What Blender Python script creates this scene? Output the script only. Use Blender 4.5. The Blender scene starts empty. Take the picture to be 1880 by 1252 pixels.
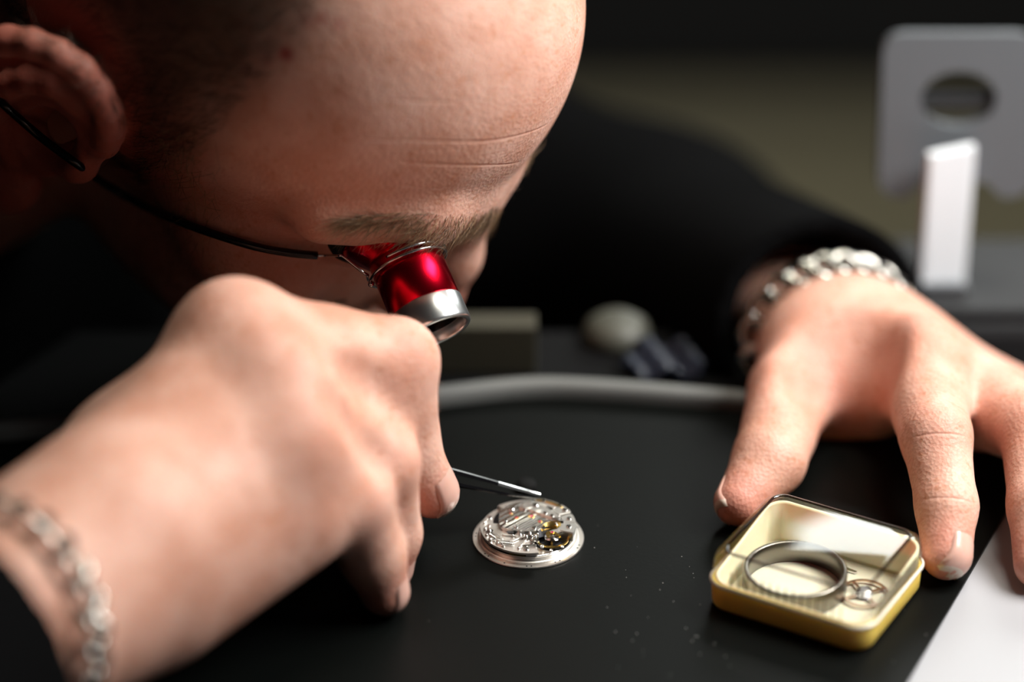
import bpy, bmesh, math, random
import numpy as np
from mathutils import Vector, Matrix
random.seed(7); RNG = np.random.default_rng(7)
scene = bpy.context.scene
COL = scene.collection

# ------------------------------------------------------------------ camera
F = 5500.0; TH = math.radians(29.0); CAMH = 0.439
RT = np.array([1.0, 0, 0]); FW = np.array([0, math.cos(TH), -math.sin(TH)]); UP = np.array([0, math.sin(TH), math.cos(TH)])
CAM = np.array([-0.00441363, -0.68182054, CAMH])
cd = bpy.data.cameras.new('camera'); cam = bpy.data.objects.new('camera', cd); COL.objects.link(cam)
cam.location = CAM; cam.rotation_euler = (math.pi/2-TH, 0, 0)
cd.sensor_width = 36; cd.lens = F/1880*36; cd.clip_start = 0.02; cd.clip_end = 20
cd.dof.use_dof = True; cd.dof.focus_distance = 0.798; cd.dof.aperture_fstop = 2.8
scene.camera = cam
scene.cycles.max_bounces = 7; scene.cycles.diffuse_bounces = 3; scene.cycles.glossy_bounces = 4; scene.cycles.transparent_max_bounces = 16; scene.cycles.caustics_reflective = False; scene.cycles.caustics_refractive = False
# ------------------------------------------------------------------ light
w = bpy.data.worlds.new('world'); scene.world = w; w.use_nodes = True
w.node_tree.nodes['Background'].inputs[0].default_value = (0.9, 0.92, 1, 1)
w.node_tree.nodes['Background'].inputs[1].default_value = 0.006
def area(name, loc, target, sx, sy, power, color):
    l = bpy.data.lights.new(name, 'AREA'); l.shape = 'RECTANGLE'; l.size = sx; l.size_y = sy; l.energy = power; l.color = color
    o = bpy.data.objects.new(name, l); COL.objects.link(o); o.location = loc
    o.rotation_euler = (Vector(target)-Vector(loc)).to_track_quat('-Z', 'Y').to_euler(); return o
LAMP_LOC = (0.40, 0.02, 0.43); LAMP_AIM = (0.0, 0.0, 0.05)
area('bench_lamp_light', LAMP_LOC, LAMP_AIM, 0.32, 0.20, 5.7, (1.0, 0.98, 0.95))
area('room_ceiling_light', (0.5, 0.4, 1.9), (0.3, 0.8, -0.4), 0.6, 0.6, 23.0, (1.0, 0.95, 0.82))
area('back_fill_light', (0.45, 1.00, 0.50), (0.0, 0.0, 0.0), 0.6, 0.35, 6.0, (0.96, 1.0, 0.97))  # added area light that brightens the movement and rims; no window is there
vs = scene.view_settings; vs.view_transform = 'Standard'; vs.look = 'None'; vs.exposure = 0.05; vs.gamma = 1.0; vs.use_curve_mapping = False

# ------------------------------------------------------------------ helpers
def ray(px, py): return (px-940)/F*RT+(626-py)/F*UP+FW
def P(px, py, z): return CAM+ray(px, py)*z            # a point seen at that pixel, z metres along the view axis
def T(px, py, h=0.0): d = ray(px, py); return CAM+d*((h-CAM[2])/d[2])
def nrm(v): v = np.asarray(v, float); return v/np.linalg.norm(v)

def obj(name, me, mat=None, parent=None, label=None, cat=None, group=None, kind=None, smooth=False):
    if isinstance(me, bmesh.types.BMesh):
        bm = me; me = bpy.data.meshes.new(name); bm.to_mesh(me); bm.free()
    o = bpy.data.objects.new(name, me); COL.objects.link(o)
    if mat is not None and me is not None and not me.materials: me.materials.append(mat)
    if smooth: me.shade_smooth()
    if parent is not None: o.parent = parent
    tag(o, label, cat, group, kind); return o
def tag(o, label=None, cat=None, group=None, kind=None):
    if label: o['label'] = label
    if cat: o['category'] = cat
    if group: o['group'] = group
    if kind: o['kind'] = kind
def empty(name, loc=(0, 0, 0), label=None, cat=None, group=None):
    o = bpy.data.objects.new(name, None); COL.objects.link(o); o.location = loc; o.empty_display_size = 0.01
    tag(o, label, cat, group); return o

def frame(axis, ref=(0, 0, 1)):
    a = Vector(axis).normalized(); r = Vector(ref)
    if abs(a.dot(r)) > .95: r = Vector((1, 0, 0))
    x = r.cross(a).normalized(); y = a.cross(x)
    return Matrix((x, y, a)).transposed()
def bm_box(bm, c, s, rot=None, bevel=0.0):
    v = bmesh.ops.create_cube(bm, size=1.0)['verts']
    for q in v: q.co = Vector((q.co.x*s[0], q.co.y*s[1], q.co.z*s[2]))
    if bevel:
        es = list({e for q in v for e in q.link_edges})
        r = bmesh.ops.bevel(bm, geom=es, offset=bevel, segments=2, affect='EDGES', profile=.6)
        v = list({q for f in r['faces'] for q in f.verts} | {q for q in v if q.is_valid})
    for q in v:
        if rot is not None: q.co = rot @ q.co
        q.co += Vector(c)
    return v
def bm_lathe(bm, prof, n=48, M=None, o=(0, 0, 0), a0=0.0, a1=2*math.pi):
    """prof: list of (r, z); revolve about z, then M, then o"""
    full = abs(a1-a0-2*math.pi) < 1e-6; m = n if full else n+1
    rings = []
    for r, z in prof:
        ring = []
        for i in range(m):
            a = a0+(a1-a0)*i/n; p = Vector((r*math.cos(a), r*math.sin(a), z))
            if M is not None: p = M @ p
            ring.append(bm.verts.new(p+Vector(o)))
        rings.append(ring)
    for A, B in zip(rings, rings[1:]):
        for i in range(m if full else m-1):
            j = (i+1) % m
            try: bm.faces.new((A[i], A[j], B[j], B[i]))
            except ValueError: pass
    return rings
def bm_solid(bm, prof, n=48, M=None, o=(0, 0, 0)):
    R_ = bm_lathe(bm, prof, n, M, o)
    bm.faces.new(list(reversed(R_[0]))); bm.faces.new(R_[-1])
def bm_tube(bm, pts, rad, n=8, cap=True):
    pts = [Vector(p) for p in pts]; k = len(pts)
    rad = [rad]*k if not hasattr(rad, '__len__') else rad
    rings = []; prev = None
    for i in range(k):
        t = (pts[min(i+1, k-1)]-pts[max(i-1, 0)]).normalized()
        if prev is None: x = t.orthogonal().normalized()
        else: x = (prev-t*prev.dot(t)).normalized()
        prev = x; y = t.cross(x)
        rings.append([bm.verts.new(pts[i]+(x*math.cos(2*math.pi*j/n)+y*math.sin(2*math.pi*j/n))*rad[i]) for j in range(n)])
    for A, B in zip(rings, rings[1:]):
        for j in range(n): bm.faces.new((A[j], A[(j+1) % n], B[(j+1) % n], B[j]))
    if cap: bm.faces.new(list(reversed(rings[0]))); bm.faces.new(rings[-1])
def spline(pts, n):
    """Catmull-Rom through pts"""
    pts = np.asarray(pts, float); p = np.vstack([2*pts[0]-pts[1], pts, 2*pts[-1]-pts[-2]]); out = []
    m = len(pts)-1
    for i in range(n):
        u = i/(n-1)*m; k = min(int(u), m-1); t = u-k
        a, b, c, d = p[k:k+4]
        out.append(.5*(2*b+(c-a)*t+(2*a-5*b+4*c-d)*t*t+(3*b-a-3*c+d)*t**3))
    return np.array(out)
def prism(bm, poly, z0, z1, M=None, o=(0, 0, 0), bevel=0.0):
    """extruded polygon (list of xy)"""
    lo = [bm.verts.new((x, y, z0)) for x, y in poly]; hi = [bm.verts.new((x, y, z1)) for x, y in poly]
    n = len(poly); bm.faces.new(list(reversed(lo))); top = bm.faces.new(hi)
    for i in range(n): bm.faces.new((lo[i], lo[(i+1) % n], hi[(i+1) % n], hi[i]))
    vs_ = lo+hi
    if bevel:
        r = bmesh.ops.bevel(bm, geom=list(top.edges), offset=bevel, segments=2, affect='EDGES')
        vs_ = list({q for q in vs_ if q.is_valid} | {q for f in r['faces'] for q in f.verts})
    for q in vs_:
        if M is not None: q.co = M @ q.co
        q.co += Vector(o)
def rrect(hx, hy, r, n=6):
    out = []
    for k, (sx, sy) in enumerate(((1, 1), (-1, 1), (-1, -1), (1, -1))):
        for i in range(n+1):
            a = (k+i/n)*math.pi/2
            out.append((sx*(hx-r)+r*math.cos(a), sy*(hy-r)+r*math.sin(a)))
    return out

# ------------------------------------------------------------------ materials
def mat(name, color=(.5, .5, .5), rough=.5, metal=0.0, **kw):
    m = bpy.data.materials.new(name); m.use_nodes = True; b = m.node_tree.nodes['Principled BSDF']
    b.inputs['Base Color'].default_value = (*color, 1); b.inputs['Roughness'].default_value = rough; b.inputs['Metallic'].default_value = metal
    for k, v in kw.items(): b.inputs[k.replace('_', ' ')].default_value = v
    return m
def N(m, t, **kw):
    n = m.node_tree.nodes.new(t)
    for k, v in kw.items(): setattr(n, k, v)
    return n
def LK(m, a, b): m.node_tree.links.new(a, b)
def noise_bump(m, scale, strength, dist=.0005, detail=4, kind='noise'):
    b = m.node_tree.nodes['Principled BSDF']; tc = N(m, 'ShaderNodeTexCoord')
    n = N(m, 'ShaderNodeTexNoise' if kind == 'noise' else 'ShaderNodeTexVoronoi'); n.inputs['Scale'].default_value = scale
    if kind == 'noise': n.inputs['Detail'].default_value = detail
    LK(m, tc.outputs['Object'], n.inputs['Vector'])
    bp = N(m, 'ShaderNodeBump'); bp.inputs['Strength'].default_value = strength; bp.inputs['Distance'].default_value = dist
    LK(m, n.outputs[0], bp.inputs['Height']); LK(m, bp.outputs[0], b.inputs['Normal']); return n
def noise_color(m, scale, c0, c1, lo=.35, hi=.65, detail=4, coord='Object'):
    b = m.node_tree.nodes['Principled BSDF']; tc = N(m, 'ShaderNodeTexCoord'); n = N(m, 'ShaderNodeTexNoise')
    n.inputs['Scale'].default_value = scale; n.inputs['Detail'].default_value = detail; LK(m, tc.outputs[coord], n.inputs['Vector'])
    r = N(m, 'ShaderNodeValToRGB'); r.color_ramp.elements[0].position = lo; r.color_ramp.elements[1].position = hi
    r.color_ramp.elements[0].color = (*c0, 1); r.color_ramp.elements[1].color = (*c1, 1)
    LK(m, n.outputs[0], r.inputs[0]); LK(m, r.outputs[0], b.inputs['Base Color']); return r

# skin: mottled base, freckles, an attribute for flushed places (knuckles, fingertips, ears darkened as shade too) and one for stubbly scalp
def skin_material():
    m = mat('skin', (.62, .36, .26), .48); nt = m.node_tree; b = nt.nodes['Principled BSDF']
    b.inputs['Subsurface Weight'].default_value = .35; b.inputs['Subsurface Radius'].default_value = (1, .35, .2); b.inputs['Subsurface Scale'].default_value = .0035
    b.inputs['Specular IOR Level'].default_value = .32
    tc = N(m, 'ShaderNodeTexCoord')
    def nz(scale, detail=3):
        n = N(m, 'ShaderNodeTexNoise'); n.inputs['Scale'].default_value = scale; n.inputs['Detail'].default_value = detail
        LK(m, tc.outputs['Object'], n.inputs['Vector']); return n.outputs[0]
    def mix(fac, a, c):
        x = N(m, 'ShaderNodeMix', data_type='RGBA'); 
        if isinstance(fac, float): x.inputs[0].default_value = fac
        else: LK(m, fac, x.inputs[0])
        for s, v in ((6, a), (7, c)):
            if isinstance(v, tuple): x.inputs[s].default_value = (*v, 1)
            else: LK(m, v, x.inputs[s])
        return x.outputs[2]
    def rng(x, lo, hi, t0=0.0, t1=1.0):
        r = N(m, 'ShaderNodeMapRange'); LK(m, x, r.inputs[0])
        r.inputs[1].default_value = lo; r.inputs[2].default_value = hi; r.inputs[3].default_value = t0; r.inputs[4].default_value = t1; return r.outputs[0]
    def at(name):
        a = N(m, 'ShaderNodeAttribute', attribute_name=name); return a.outputs['Fac']
    c = mix(rng(nz(70), .35, .68), (.59, .295, .21), (.71, .42, .33))
    c = mix(rng(nz(380, 2), .58, .70, 0, .5), c, (.52, .22, .12))           # freckles
    c = mix(rng(nz(900, 2), .52, .75, 0, .30), c, (.74, .50, .40))           # fine pale mottling
    c = mix(at('flush_shade'), c, (.52, .15, .11))
    c = mix(at('spot'), c, (.36, .03, .03))
    c = mix(at('scalp'), c, (.10, .055, .035))
    LK(m, c, b.inputs['Base Color'])
    v = N(m, 'ShaderNodeTexVoronoi'); v.inputs['Scale'].default_value = 900; LK(m, tc.outputs['Object'], v.inputs['Vector'])
    ad = N(m, 'ShaderNodeMath', operation='ADD'); LK(m, v.outputs['Distance'], ad.inputs[0]); LK(m, nz(1400, 3), ad.inputs[1])
    ad2 = N(m, 'ShaderNodeMath', operation='ADD'); LK(m, ad.outputs[0], ad2.inputs[0]); LK(m, rng(nz(250, 3), 0, 1, 0, 1.6), ad2.inputs[1])
    last = ad2.outputs[0]
    def mth(op, a, b=None):
        x = N(m, 'ShaderNodeMath', operation=op)
        for k_, v_ in ((0, a), (1, b)):
            if v_ is None: continue
            if isinstance(v_, (int, float)): x.inputs[k_].default_value = v_
            else: LK(m, v_, x.inputs[k_])
        return x.outputs[0]
    for ci_ in range(9):
        d_ = mth('DIVIDE', at('cr%d' % ci_), .38); e_ = mth('EXPONENT', mth('MULTIPLY', mth('MULTIPLY', d_, d_), -1.0))
        last = mth('SUBTRACT', last, mth('MULTIPLY', mth('MULTIPLY', e_, at('cw%d' % ci_)), 2.6))
    ad2 = last.node
    bp = N(m, 'ShaderNodeBump'); bp.inputs['Strength'].default_value = .34; bp.inputs['Distance'].default_value = .0004
    LK(m, ad2.outputs[0], bp.inputs['Height']); LK(m, bp.outputs[0], b.inputs['Normal'])
    return m
SKIN = skin_material()
NAIL = mat('fingernail', (.66, .39, .32), .25, Subsurface_Weight=.2, Subsurface_Scale=.001)
NAILTIP = mat('fingernail_edge', (.70, .58, .48), .35)
KNIT = mat('black_knit', (.0011, .0011, .0013), .95, Specular_IOR_Level=.05)
noise_bump(KNIT, 600, .5, .001)
STEEL = mat('polished_steel', (.72, .72, .70), .18, 1.0)
CHROME = mat('chrome_wire', (.55, .55, .55), .15, 1.0)
SILVER = mat('silver_links', (.36, .35, .32), .12, 1.0)
BRUSHED = mat('satin_aluminium', (.80, .82, .82), .28, 1.0)
REDAL = mat('red_anodised_aluminium', (.62, .003, .018), .27, 1.0)
BLACKPL = mat('black_plastic', (.004, .004, .005), .25)
BLACKMATTE = mat('black_rubber', (.003, .003, .003), .8, Specular_IOR_Level=.15)

# ------------------------------------------------------------------ implicit surfaces (smooth solids)
class Prim:
    def __init__(s, f, c, r, k=0.0, op='u'): s.f, s.c, s.r, s.k, s.op = f, np.asarray(c, float), r, k, op
def cone(a, b, ra, rb, k=.003, op='u', flat=None):
    """tapered limb from a to b; flat=(normal, factor) squashes it along the normal"""
    a = np.asarray(a, float); b = np.asarray(b, float); ba = b-a; L2 = ba@ba+1e-12
    def f(p):
        q = p-a; t = np.clip(q@ba/L2, 0, 1); d = q-t[..., None]*ba
        if flat is not None:
            n, s = flat; e = d@n; d = d+np.multiply.outer(e*(1/s-1), n)
        return np.sqrt(np.einsum('...i,...i', d, d))-(ra+(rb-ra)*t)
    m = 1.0 if flat is None else max(1.0, flat[1])
    return Prim(f, (a+b)/2, np.sqrt(L2)/2+max(ra, rb)*m, k, op)
def ball(c, r, k=.003, op='u'): return cone(c, np.asarray(c, float)+1e-6, r, r, k, op)
def ell(c, rad, M=None, k=.003, op='u'):
    c = np.asarray(c, float); rad = np.asarray(rad, float); M = np.eye(3) if M is None else M
    def f(p):
        q = (p-c)@M; k0 = np.sqrt(((q/rad)**2).sum(-1)); k1 = np.sqrt(((q/rad**2)**2).sum(-1))+1e-9
        return k0*(k0-1)/k1
    return Prim(f, c, rad.max(), k, op)
def half(c, n, R_, k=.001):      # cuts away everything on the n side, within reach R_
    c = np.asarray(c, float); n = nrm(n)
    def f(p):
        q = p-c; return np.maximum(-(q@n), np.sqrt((q**2).sum(-1))-R_)
    return Prim(f, c, R_, k, 's')
def chain(pts, rs, k=.003, op='u'):
    return [cone(pts[i], pts[i+1], rs[i], rs[i+1], k, op) for i in range(len(pts)-1)]
def combine(d, e, k, op):
    if op == 's': d = -d
    if k > 0:
        h = np.maximum(k-np.abs(d-e), 0)/k; r = np.minimum(d, e)-h*h*k*.25
    else: r = np.minimum(d, e)
    return -r if op == 's' else r
def evaluate(p, prims, margin=.006):
    """p (n,3) scattered"""
    d = np.full(len(p), .5)
    for q in prims:
        m = ((p-q.c)**2).sum(1) < (q.r*1.1+q.k*1.5+margin)**2
        if m.any(): d[m] = combine(d[m], q.f(p[m]), q.k, q.op)
    return d
def sdf_mesh(name, prims, h):
    B = 5; s = B*h; us = [q for q in prims if q.op == 'u']
    lo = np.min([q.c-q.r for q in us], 0)-2*s; hi = np.max([q.c+q.r for q in us], 0)+2*s
    n = np.ceil((hi-lo)/s).astype(int)
    D = np.full(n, .5)
    for q in prims:                                    # coarse pass, only the cells near each primitive
        R_ = q.r*1.1+q.k*1.5+.004+2*s
        i0 = np.maximum(((q.c-R_-lo)/s).astype(int), 0); i1 = np.minimum(((q.c+R_-lo)/s).astype(int)+1, n)
        g = np.stack(np.meshgrid(*[np.arange(i0[a], i1[a]) for a in range(3)], indexing='ij'), -1)
        p = lo+(g+.5)*s; sl = tuple(slice(i0[a], i1[a]) for a in range(3))
        D[sl] = combine(D[sl], q.f(p), q.k, q.op)
    act = np.argwhere(np.abs(D) < s*1.25)
    cc = lo+(act+.5)*s; loc = np.stack(np.meshgrid(*[np.arange(B+1)]*3, indexing='ij'), -1)
    V = np.full((len(act),)+(B+1,)*3, .5, np.float64)
    for q in prims:
        m = np.flatnonzero(((cc-q.c)**2).sum(1) < (q.r*1.1+q.k*1.5+s*.9+.004)**2)
        if len(m) == 0: continue
        p = lo+(act[m][:, None, None, None, :]*B+loc)*h
        V[m] = combine(V[m], q.f(p), q.k, q.op)
    neg = V < 0
    cnt = sum(neg[:, x:x+B, y:y+B, z:z+B].astype(np.int8) for x in (0, 1) for y in (0, 1) for z in (0, 1))
    cell = (cnt > 0) & (cnt < 8); ci = np.argwhere(cell)
    acc = np.zeros((len(ci), 3)); num = np.zeros(len(ci))
    b, x, y, z = ci.T
    for ax in range(3):
        o1, o2 = [a for a in range(3) if a != ax]
        for u in (0, 1):
            for v in (0, 1):
                off = [0, 0, 0]; off[o1] = u; off[o2] = v; of2 = off.copy(); of2[ax] = 1
                va = V[b, x+off[0], y+off[1], z+off[2]]; vb = V[b, x+of2[0], y+of2[1], z+of2[2]]
                m = (va < 0) != (vb < 0); t = va/(va-vb+1e-20)
                pt = np.zeros((len(ci), 3)); pt[:, o1] = u; pt[:, o2] = v; pt[:, ax] = t
                acc[m] += pt[m]; num[m] += 1
    gi = act[b]*B+ci[:, 1:]
    verts = lo+(gi+acc/num[:, None])*h
    G = n*B+2
    key = lambda g: (g[:, 0]*G[1]+g[:, 1])*G[2]+g[:, 2]
    kk = key(gi); order = np.argsort(kk); ks = kk[order]
    quads = []
    for ax in range(3):
        o1, o2 = [(1, 2), (2, 0), (0, 1)][ax]
        sl0 = [slice(None)]+[slice(0, B)]*3; sl1 = list(sl0); sl1[ax+1] = slice(1, B+1)
        e0 = neg[tuple(sl0)]; e1 = neg[tuple(sl1)]
        for flip in (0, 1):
            m = np.argwhere((e0 & ~e1) if flip == 0 else (~e0 & e1))
            if len(m) == 0: continue
            g = act[m[:, 0]]*B+m[:, 1:]; q = []
            for du, dv in ((0, 0), (-1, 0), (-1, -1), (0, -1)):
                gg = g.copy(); gg[:, o1] += du; gg[:, o2] += dv; q.append(key(gg))
            q = np.stack(q, 1)
            idx = np.searchsorted(ks, q.ravel()); idx = np.minimum(idx, len(ks)-1)
            ok = (ks[idx] == q.ravel()).reshape(q.shape).all(1)
            f = order[idx].reshape(q.shape)[ok]
            quads.append(f if flip == 0 else f[:, ::-1])
    quads = np.concatenate(quads)
    me = bpy.data.meshes.new(name)
    me.vertices.add(len(verts)); me.vertices.foreach_set('co', verts.astype(np.float32).ravel())
    me.loops.add(quads.size); me.loops.foreach_set('vertex_index', quads.astype(np.int32).ravel())
    me.polygons.add(len(quads)); me.polygons.foreach_set('loop_start', np.arange(0, quads.size, 4, dtype=np.int32))
    me.update(calc_edges=True); me.validate(); me.shade_smooth()
    return me, verts
def grad(p, prims, e=.0004):
    g = np.stack([evaluate(p+np.eye(3)[i]*e, prims)-evaluate(p-np.eye(3)[i]*e, prims) for i in range(3)], 1)
    return g/(np.linalg.norm(g, axis=1, keepdims=True)+1e-12)
def onto(p, prims, it=5):
    p = np.array(p, float)
    for _ in range(it): p = p-grad(p, prims)*evaluate(p, prims, .03)[:, None]
    return p
def hit(pix, prims, z0=.6, z1=1.0):
    """where the sight lines through these pixels meet the surface"""
    pix = np.asarray(pix, float); d = np.array([ray(*q) for q in pix]); L = np.linalg.norm(d, axis=1); d = d/L[:, None]
    t = np.full(len(pix), z0)
    for _ in range(90):
        p = CAM+d*t[:, None]; v = evaluate(p, prims, .05); t = np.minimum(t+np.clip(v, -.01, .02)*.8, z1*1.1)
    return CAM+d*t[:, None], np.abs(v) < .001

# ------------------------------------------------------------------ the person: joints
# head frame: f forward, r towards his right ear, u up (millimetres from the mid point between the ears)
HF = nrm((.640, -.445, -.625)); HR = np.array((-.625, -.772, -.10)); HR = nrm(HR-HF*(HR@HF)); HU = np.cross(HR, HF)
TURN = math.radians(7); HF, HR = math.cos(TURN)*HF-math.sin(TURN)*HR, math.cos(TURN)*HR+math.sin(TURN)*HF
NOD = math.radians(7); HF, HU = math.cos(NOD)*HF-math.sin(NOD)*HU, math.cos(NOD)*HU+math.sin(NOD)*HF
HM = np.stack([HF, HR, HU], 1); HS = .00090
HO = P(666, 425, .818)-HM@np.array((83, 32, 30.))*HS
def hp(f, r, u): return HO+HM@np.array((f, r, u), float)*HS
def hell(c, rad, k, op='u'): return ell(hp(*c), np.array(rad)*HS, HM, k, op)

head = [hell((2, 0, 46), (94, 74, 86), 0),
        hell((44, 0, 66), (50, 57, 54), .020),
        hell((66, 0, -18), (40, 50, 52), .025),                # face mass
        hell((40, 0, -40), (48, 50, 40), .020),                # jaw
        ball(hp(86, 0, -80), .017, .015)]
for s in (1, -1):
    head += [hell((62, s*50, 6), (24, 17, 16), .014),           # cheekbone
             *chain([hp(95, s*9, 49), hp(89, s*30, 54), hp(71, s*53, 48)] if s > 0 else [hp(94, -9, 46), hp(85, -28, 44), hp(64, -48, 38)], [.0080, .0085, .0075], .010),
             ell(hp(97, s*33, 30), np.array((18, 17, 14))*HS, HM, .008, 's'),
             ball(hp(79, s*32, 30), .0125, .003)]
head += [*chain([hp(98, 0, 40), hp(107, 0, 16), hp(113, 0, -4)], [.0075, .0080, .0095], .006),
         ball(hp(105, 12, -2), .0075, .004), ball(hp(105, -12, -2), .0075, .004),
         ball(hp(102, 8, -12), .0045, .002, 's'), ball(hp(102, -8, -12), .0045, .002, 's')]
head += [*chain([hp(99, -22, -44), hp(106, -8, -40), hp(107, 0, -42), hp(106, 8, -40), hp(99, 22, -44)], [.003, .005, .005, .005, .003], .005),
         *chain([hp(98, -20, -47), hp(105, 0, -52), hp(98, 20, -47)], [.003, .006, .003], .005)]
# ears: bowl, rim, inner fold, tragus and lobe
def ear(s):
    e = lambda f, u, out: hp(f-1, s*(72+out), u+8)
    rim = spline([e(14, 4, 1), e(13, 20, 6), e(7, 35, 11), e(-7, 43, 16), e(-22, 36, 20), e(-29, 18, 21), e(-26, -4, 18), e(-16, -24, 13), e(-3, -38, 9)], 18)
    L = [ell(e(-7, 3, 6), np.array((21, 5, 34))*HS, HM@np.array([[1, 0, 0], [.30*s, 1, 0], [0, 0, 1.]]), .004)]
    L += chain(rim, [.003]+[.0036]*14+[.004, .005, .005], .003)
    L += chain(spline([e(6, 20, 6), e(-8, 22, 11), e(-17, 8, 13), e(-13, -12, 11), e(-3, -22, 8)], 9), [.003]*9, .003)
    L += [ball(e(3, -35, 6), .0085, .005), ball(e(13, -4, 4), .0055, .004), ell(e(1, 0, 9), np.array((9, 7, 13))*HS, HM, .003, 's')]
    return L
head += ear(1)+ear(-1)
NECK0 = hp(-38, 0, -45); CHEST = np.array((-.36, .13, -.14))
NECK1 = CHEST+np.array((.03, 0, .12))
neck = [cone(NECK0, NECK0+(NECK1-NECK0)*.6, .056, .056, .03), cone(NECK0+(NECK1-NECK0)*.6, NECK1, .056, .04, .01)]
base_head = list(head)
def digit(pts, rs, k, kroot):
    q = [P(*p) for p in pts]
    return q, [cone(q[0], q[1], rs[0], rs[1], kroot)]+chain(q[1:], rs[1:], k)
mm = .001
# ---- right hand (nearest the camera), pinching the tweezers
RW = P(70, 1102, .705); RFD = nrm(P(-250, 1320, .655)-RW); RE = RW+RFD*.25
R_MCP = [P(432, 632, .755), P(497, 716, .745), P(522, 806, .741), P(500, 900, .744)]
nb = nrm(np.cross(R_MCP[0]-R_MCP[3], R_MCP[1]-RW))
if nb@FW > 0: nb = -nb                                     # back of the hand, towards the camera
RFM = RW+RFD*.07; rh = [cone(RE, RFM, .022, .027, .01), cone(RFM, RW, .026, .0235, .01), cone(RW, RW+(R_MCP[1]-RW)*.3, .0230, .024, .016)]
for m, r0, r1 in zip(R_MCP, (.020, .021, .021, .020), (.0132, .0136, .0136, .0130)):
    rh.append(cone(RW+(m-RW)*.15-nb*.005, m, r0, r1, .012))
rh += [cone(P(575, 925, .753), P(285, 1082, .732), .0125, .018, .012), cone(RW+(R_MCP[3]-RW)*.25-nb*.012, R_MCP[3]-nb*.008, .020, .016, .014),    # heel of the hand
       cone(RW+(R_MCP[0]-RW)*.25-nb*.014, R_MCP[0]-nb*.016, .018, .012, .012)]    # thumb side
_, i_ = digit([(432, 632, .755), (722, 662, .775), (740, 818, .786), (794, 903, .793)], [.0130, .0110, .0092, .0071], .003, .010)
RI = _
_, m_ = digit([(497, 716, .745), (692, 850, .768), (716, 980, .782), (713, 1040, .787)], [.0130, .0108, .0080, .0066], .003, .004)
RM = _
_, r_ = digit([(522, 806, .741), (640, 915, .757), (684, 1020, .770), (706, 1085, .775)], [.0128, .0106, .0083, .0065], .003, .004)
RR = _
_, p_ = digit([(500, 900, .744), (575, 950, .757), (545, 985, .772), (490, 975, .778)], [.0115, .0088, .0074, .0062], .003, .006)
_, t_ = digit([(230, 850, .752), (480, 830, .790), (640, 850, .806), (768, 885, .809)], [.016, .0125, .0098, .0072], .004, .012)
RT_ = _
rh += i_+[cone(RI[0], RI[0]+1e-6, .0128, .0128, .006)]
rh += m_+r_+p_+t_
for m in R_MCP[:2]: rh.append(ball(m+nb*.0035, .0098, .007))              # knuckles
rh += [ball(RI[1]+nrm(RI[1]-RI[0])*.002, .0096, .003)]
def groove(pix, r, depth, k, body):
    p, ok = hit(pix, body); p = p[ok]; n = grad(p, body)
    dep = depth*np.sin(np.pi*(np.arange(len(p))+.6)/(len(p)+.2)); q = p+n*(r-dep)[:, None]
    return chain(q, [r]*len(q), k, 's')
rh += [cone(R_MCP[i]+nb*.001, R_MCP[i+1]+nb*.001, .0124, .0124, .010) for i in range(3)]
rh += [cone(P(590, 668, .762), P(690, 725, .776), .0112, .0098, .010), cone(P(690, 725, .776), P(726, 785, .786), .0098, .0085, .006)]
rh0 = list(rh)
rh += groove([(600, 655), (640, 688), (680, 715)], .006, .0012, .004, rh0)
rh += groove([(610, 735), (650, 785), (685, 845)], .006, .0010, .004, rh0)
# ---- left hand, resting beside the box
LW = P(1560, 622, .878); LE = P(1190, 525, 1.05); 
L_MCP = [P(1690, 682, .842), P(1800, 738, .846), P(1885, 775, .858), P(1950, 785, .875)]
nl = np.array((0, 0, 1.0))
LFM = LW+nrm(LE-LW)*.06; lh = [cone(LE, LFM, .020, .026, .01), cone(LFM, LW, .024, .0210, .01, flat=(nl, .80)), cone(LW, LW+(L_MCP[1]-LW)*.3, .0210, .020, .010, flat=(nl, .80))]
for m, r0, r1 in zip(L_MCP, (.0150, .0150, .0145, .014), (.0130, .0122, .0118, .011)):
    lh.append(cone(LW+(m-LW)*.2, m, r0, r1, .008))
LT, a_ = digit([(1510, 660, .866), (1456, 722, .848), (1412, 845, .822), (1356, 922, .812)], [.017, .0125, .0098, .0066], .003, .014)
LI, b_ = digit([(1690, 682, .842), (1718, 800, .808), (1738, 930, .797), (1738, 1018, .790)], [.0135, .0094, .0080, .0068], .003, .008)
LM, c_ = digit([(1800, 738, .846), (1902, 795, .815), (1908, 930, .798), (1908, 1035, .789)], [.0128, .0096, .0082, .0068], .003, .005)
_, d_ = digit([(1885, 775, .858), (1995, 790, .833), (2010, 910, .812), (2010, 985, .80)], [.012, .0093, .008, .0065], .003, .005)
_, e_ = digit([(1950, 785, .875), (2050, 760, .86), (2080, 850, .835), (2085, 900, .825)], [.011, .008, .007, .006], .003, .005)
lh += a_+b_+c_+d_+e_
lh += [cone(P(1500, 650, .868), P(1660, 690, .850), .010, .009, .012),         # web between thumb and forefinger
       cone(P(1520, 752, .866), P(1590, 742, .860), .0135, .011, .006)]        # ball of the palm below it
lh += groove([(1560, 610), (1580, 650), (1590, 690)], .011, .0024, .012, list(lh))
# ---- arms and trunk inside the clothes
RSH = np.array((-.34, -.06, -.03)); LSH = P(480, 280, 1.12)
trunk = [cone(RSH, RE, .022, .022, .01), cone(LSH, LE, .022, .022, .01), cone(RSH, LSH, .028, .028, .02), cone(NECK1, (RSH+LSH)/2, .04, .028, .02)]

body_prims = trunk+neck+head+rh+lh
H = .0011
bme, bv = sdf_mesh('body', body_prims, H)
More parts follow.
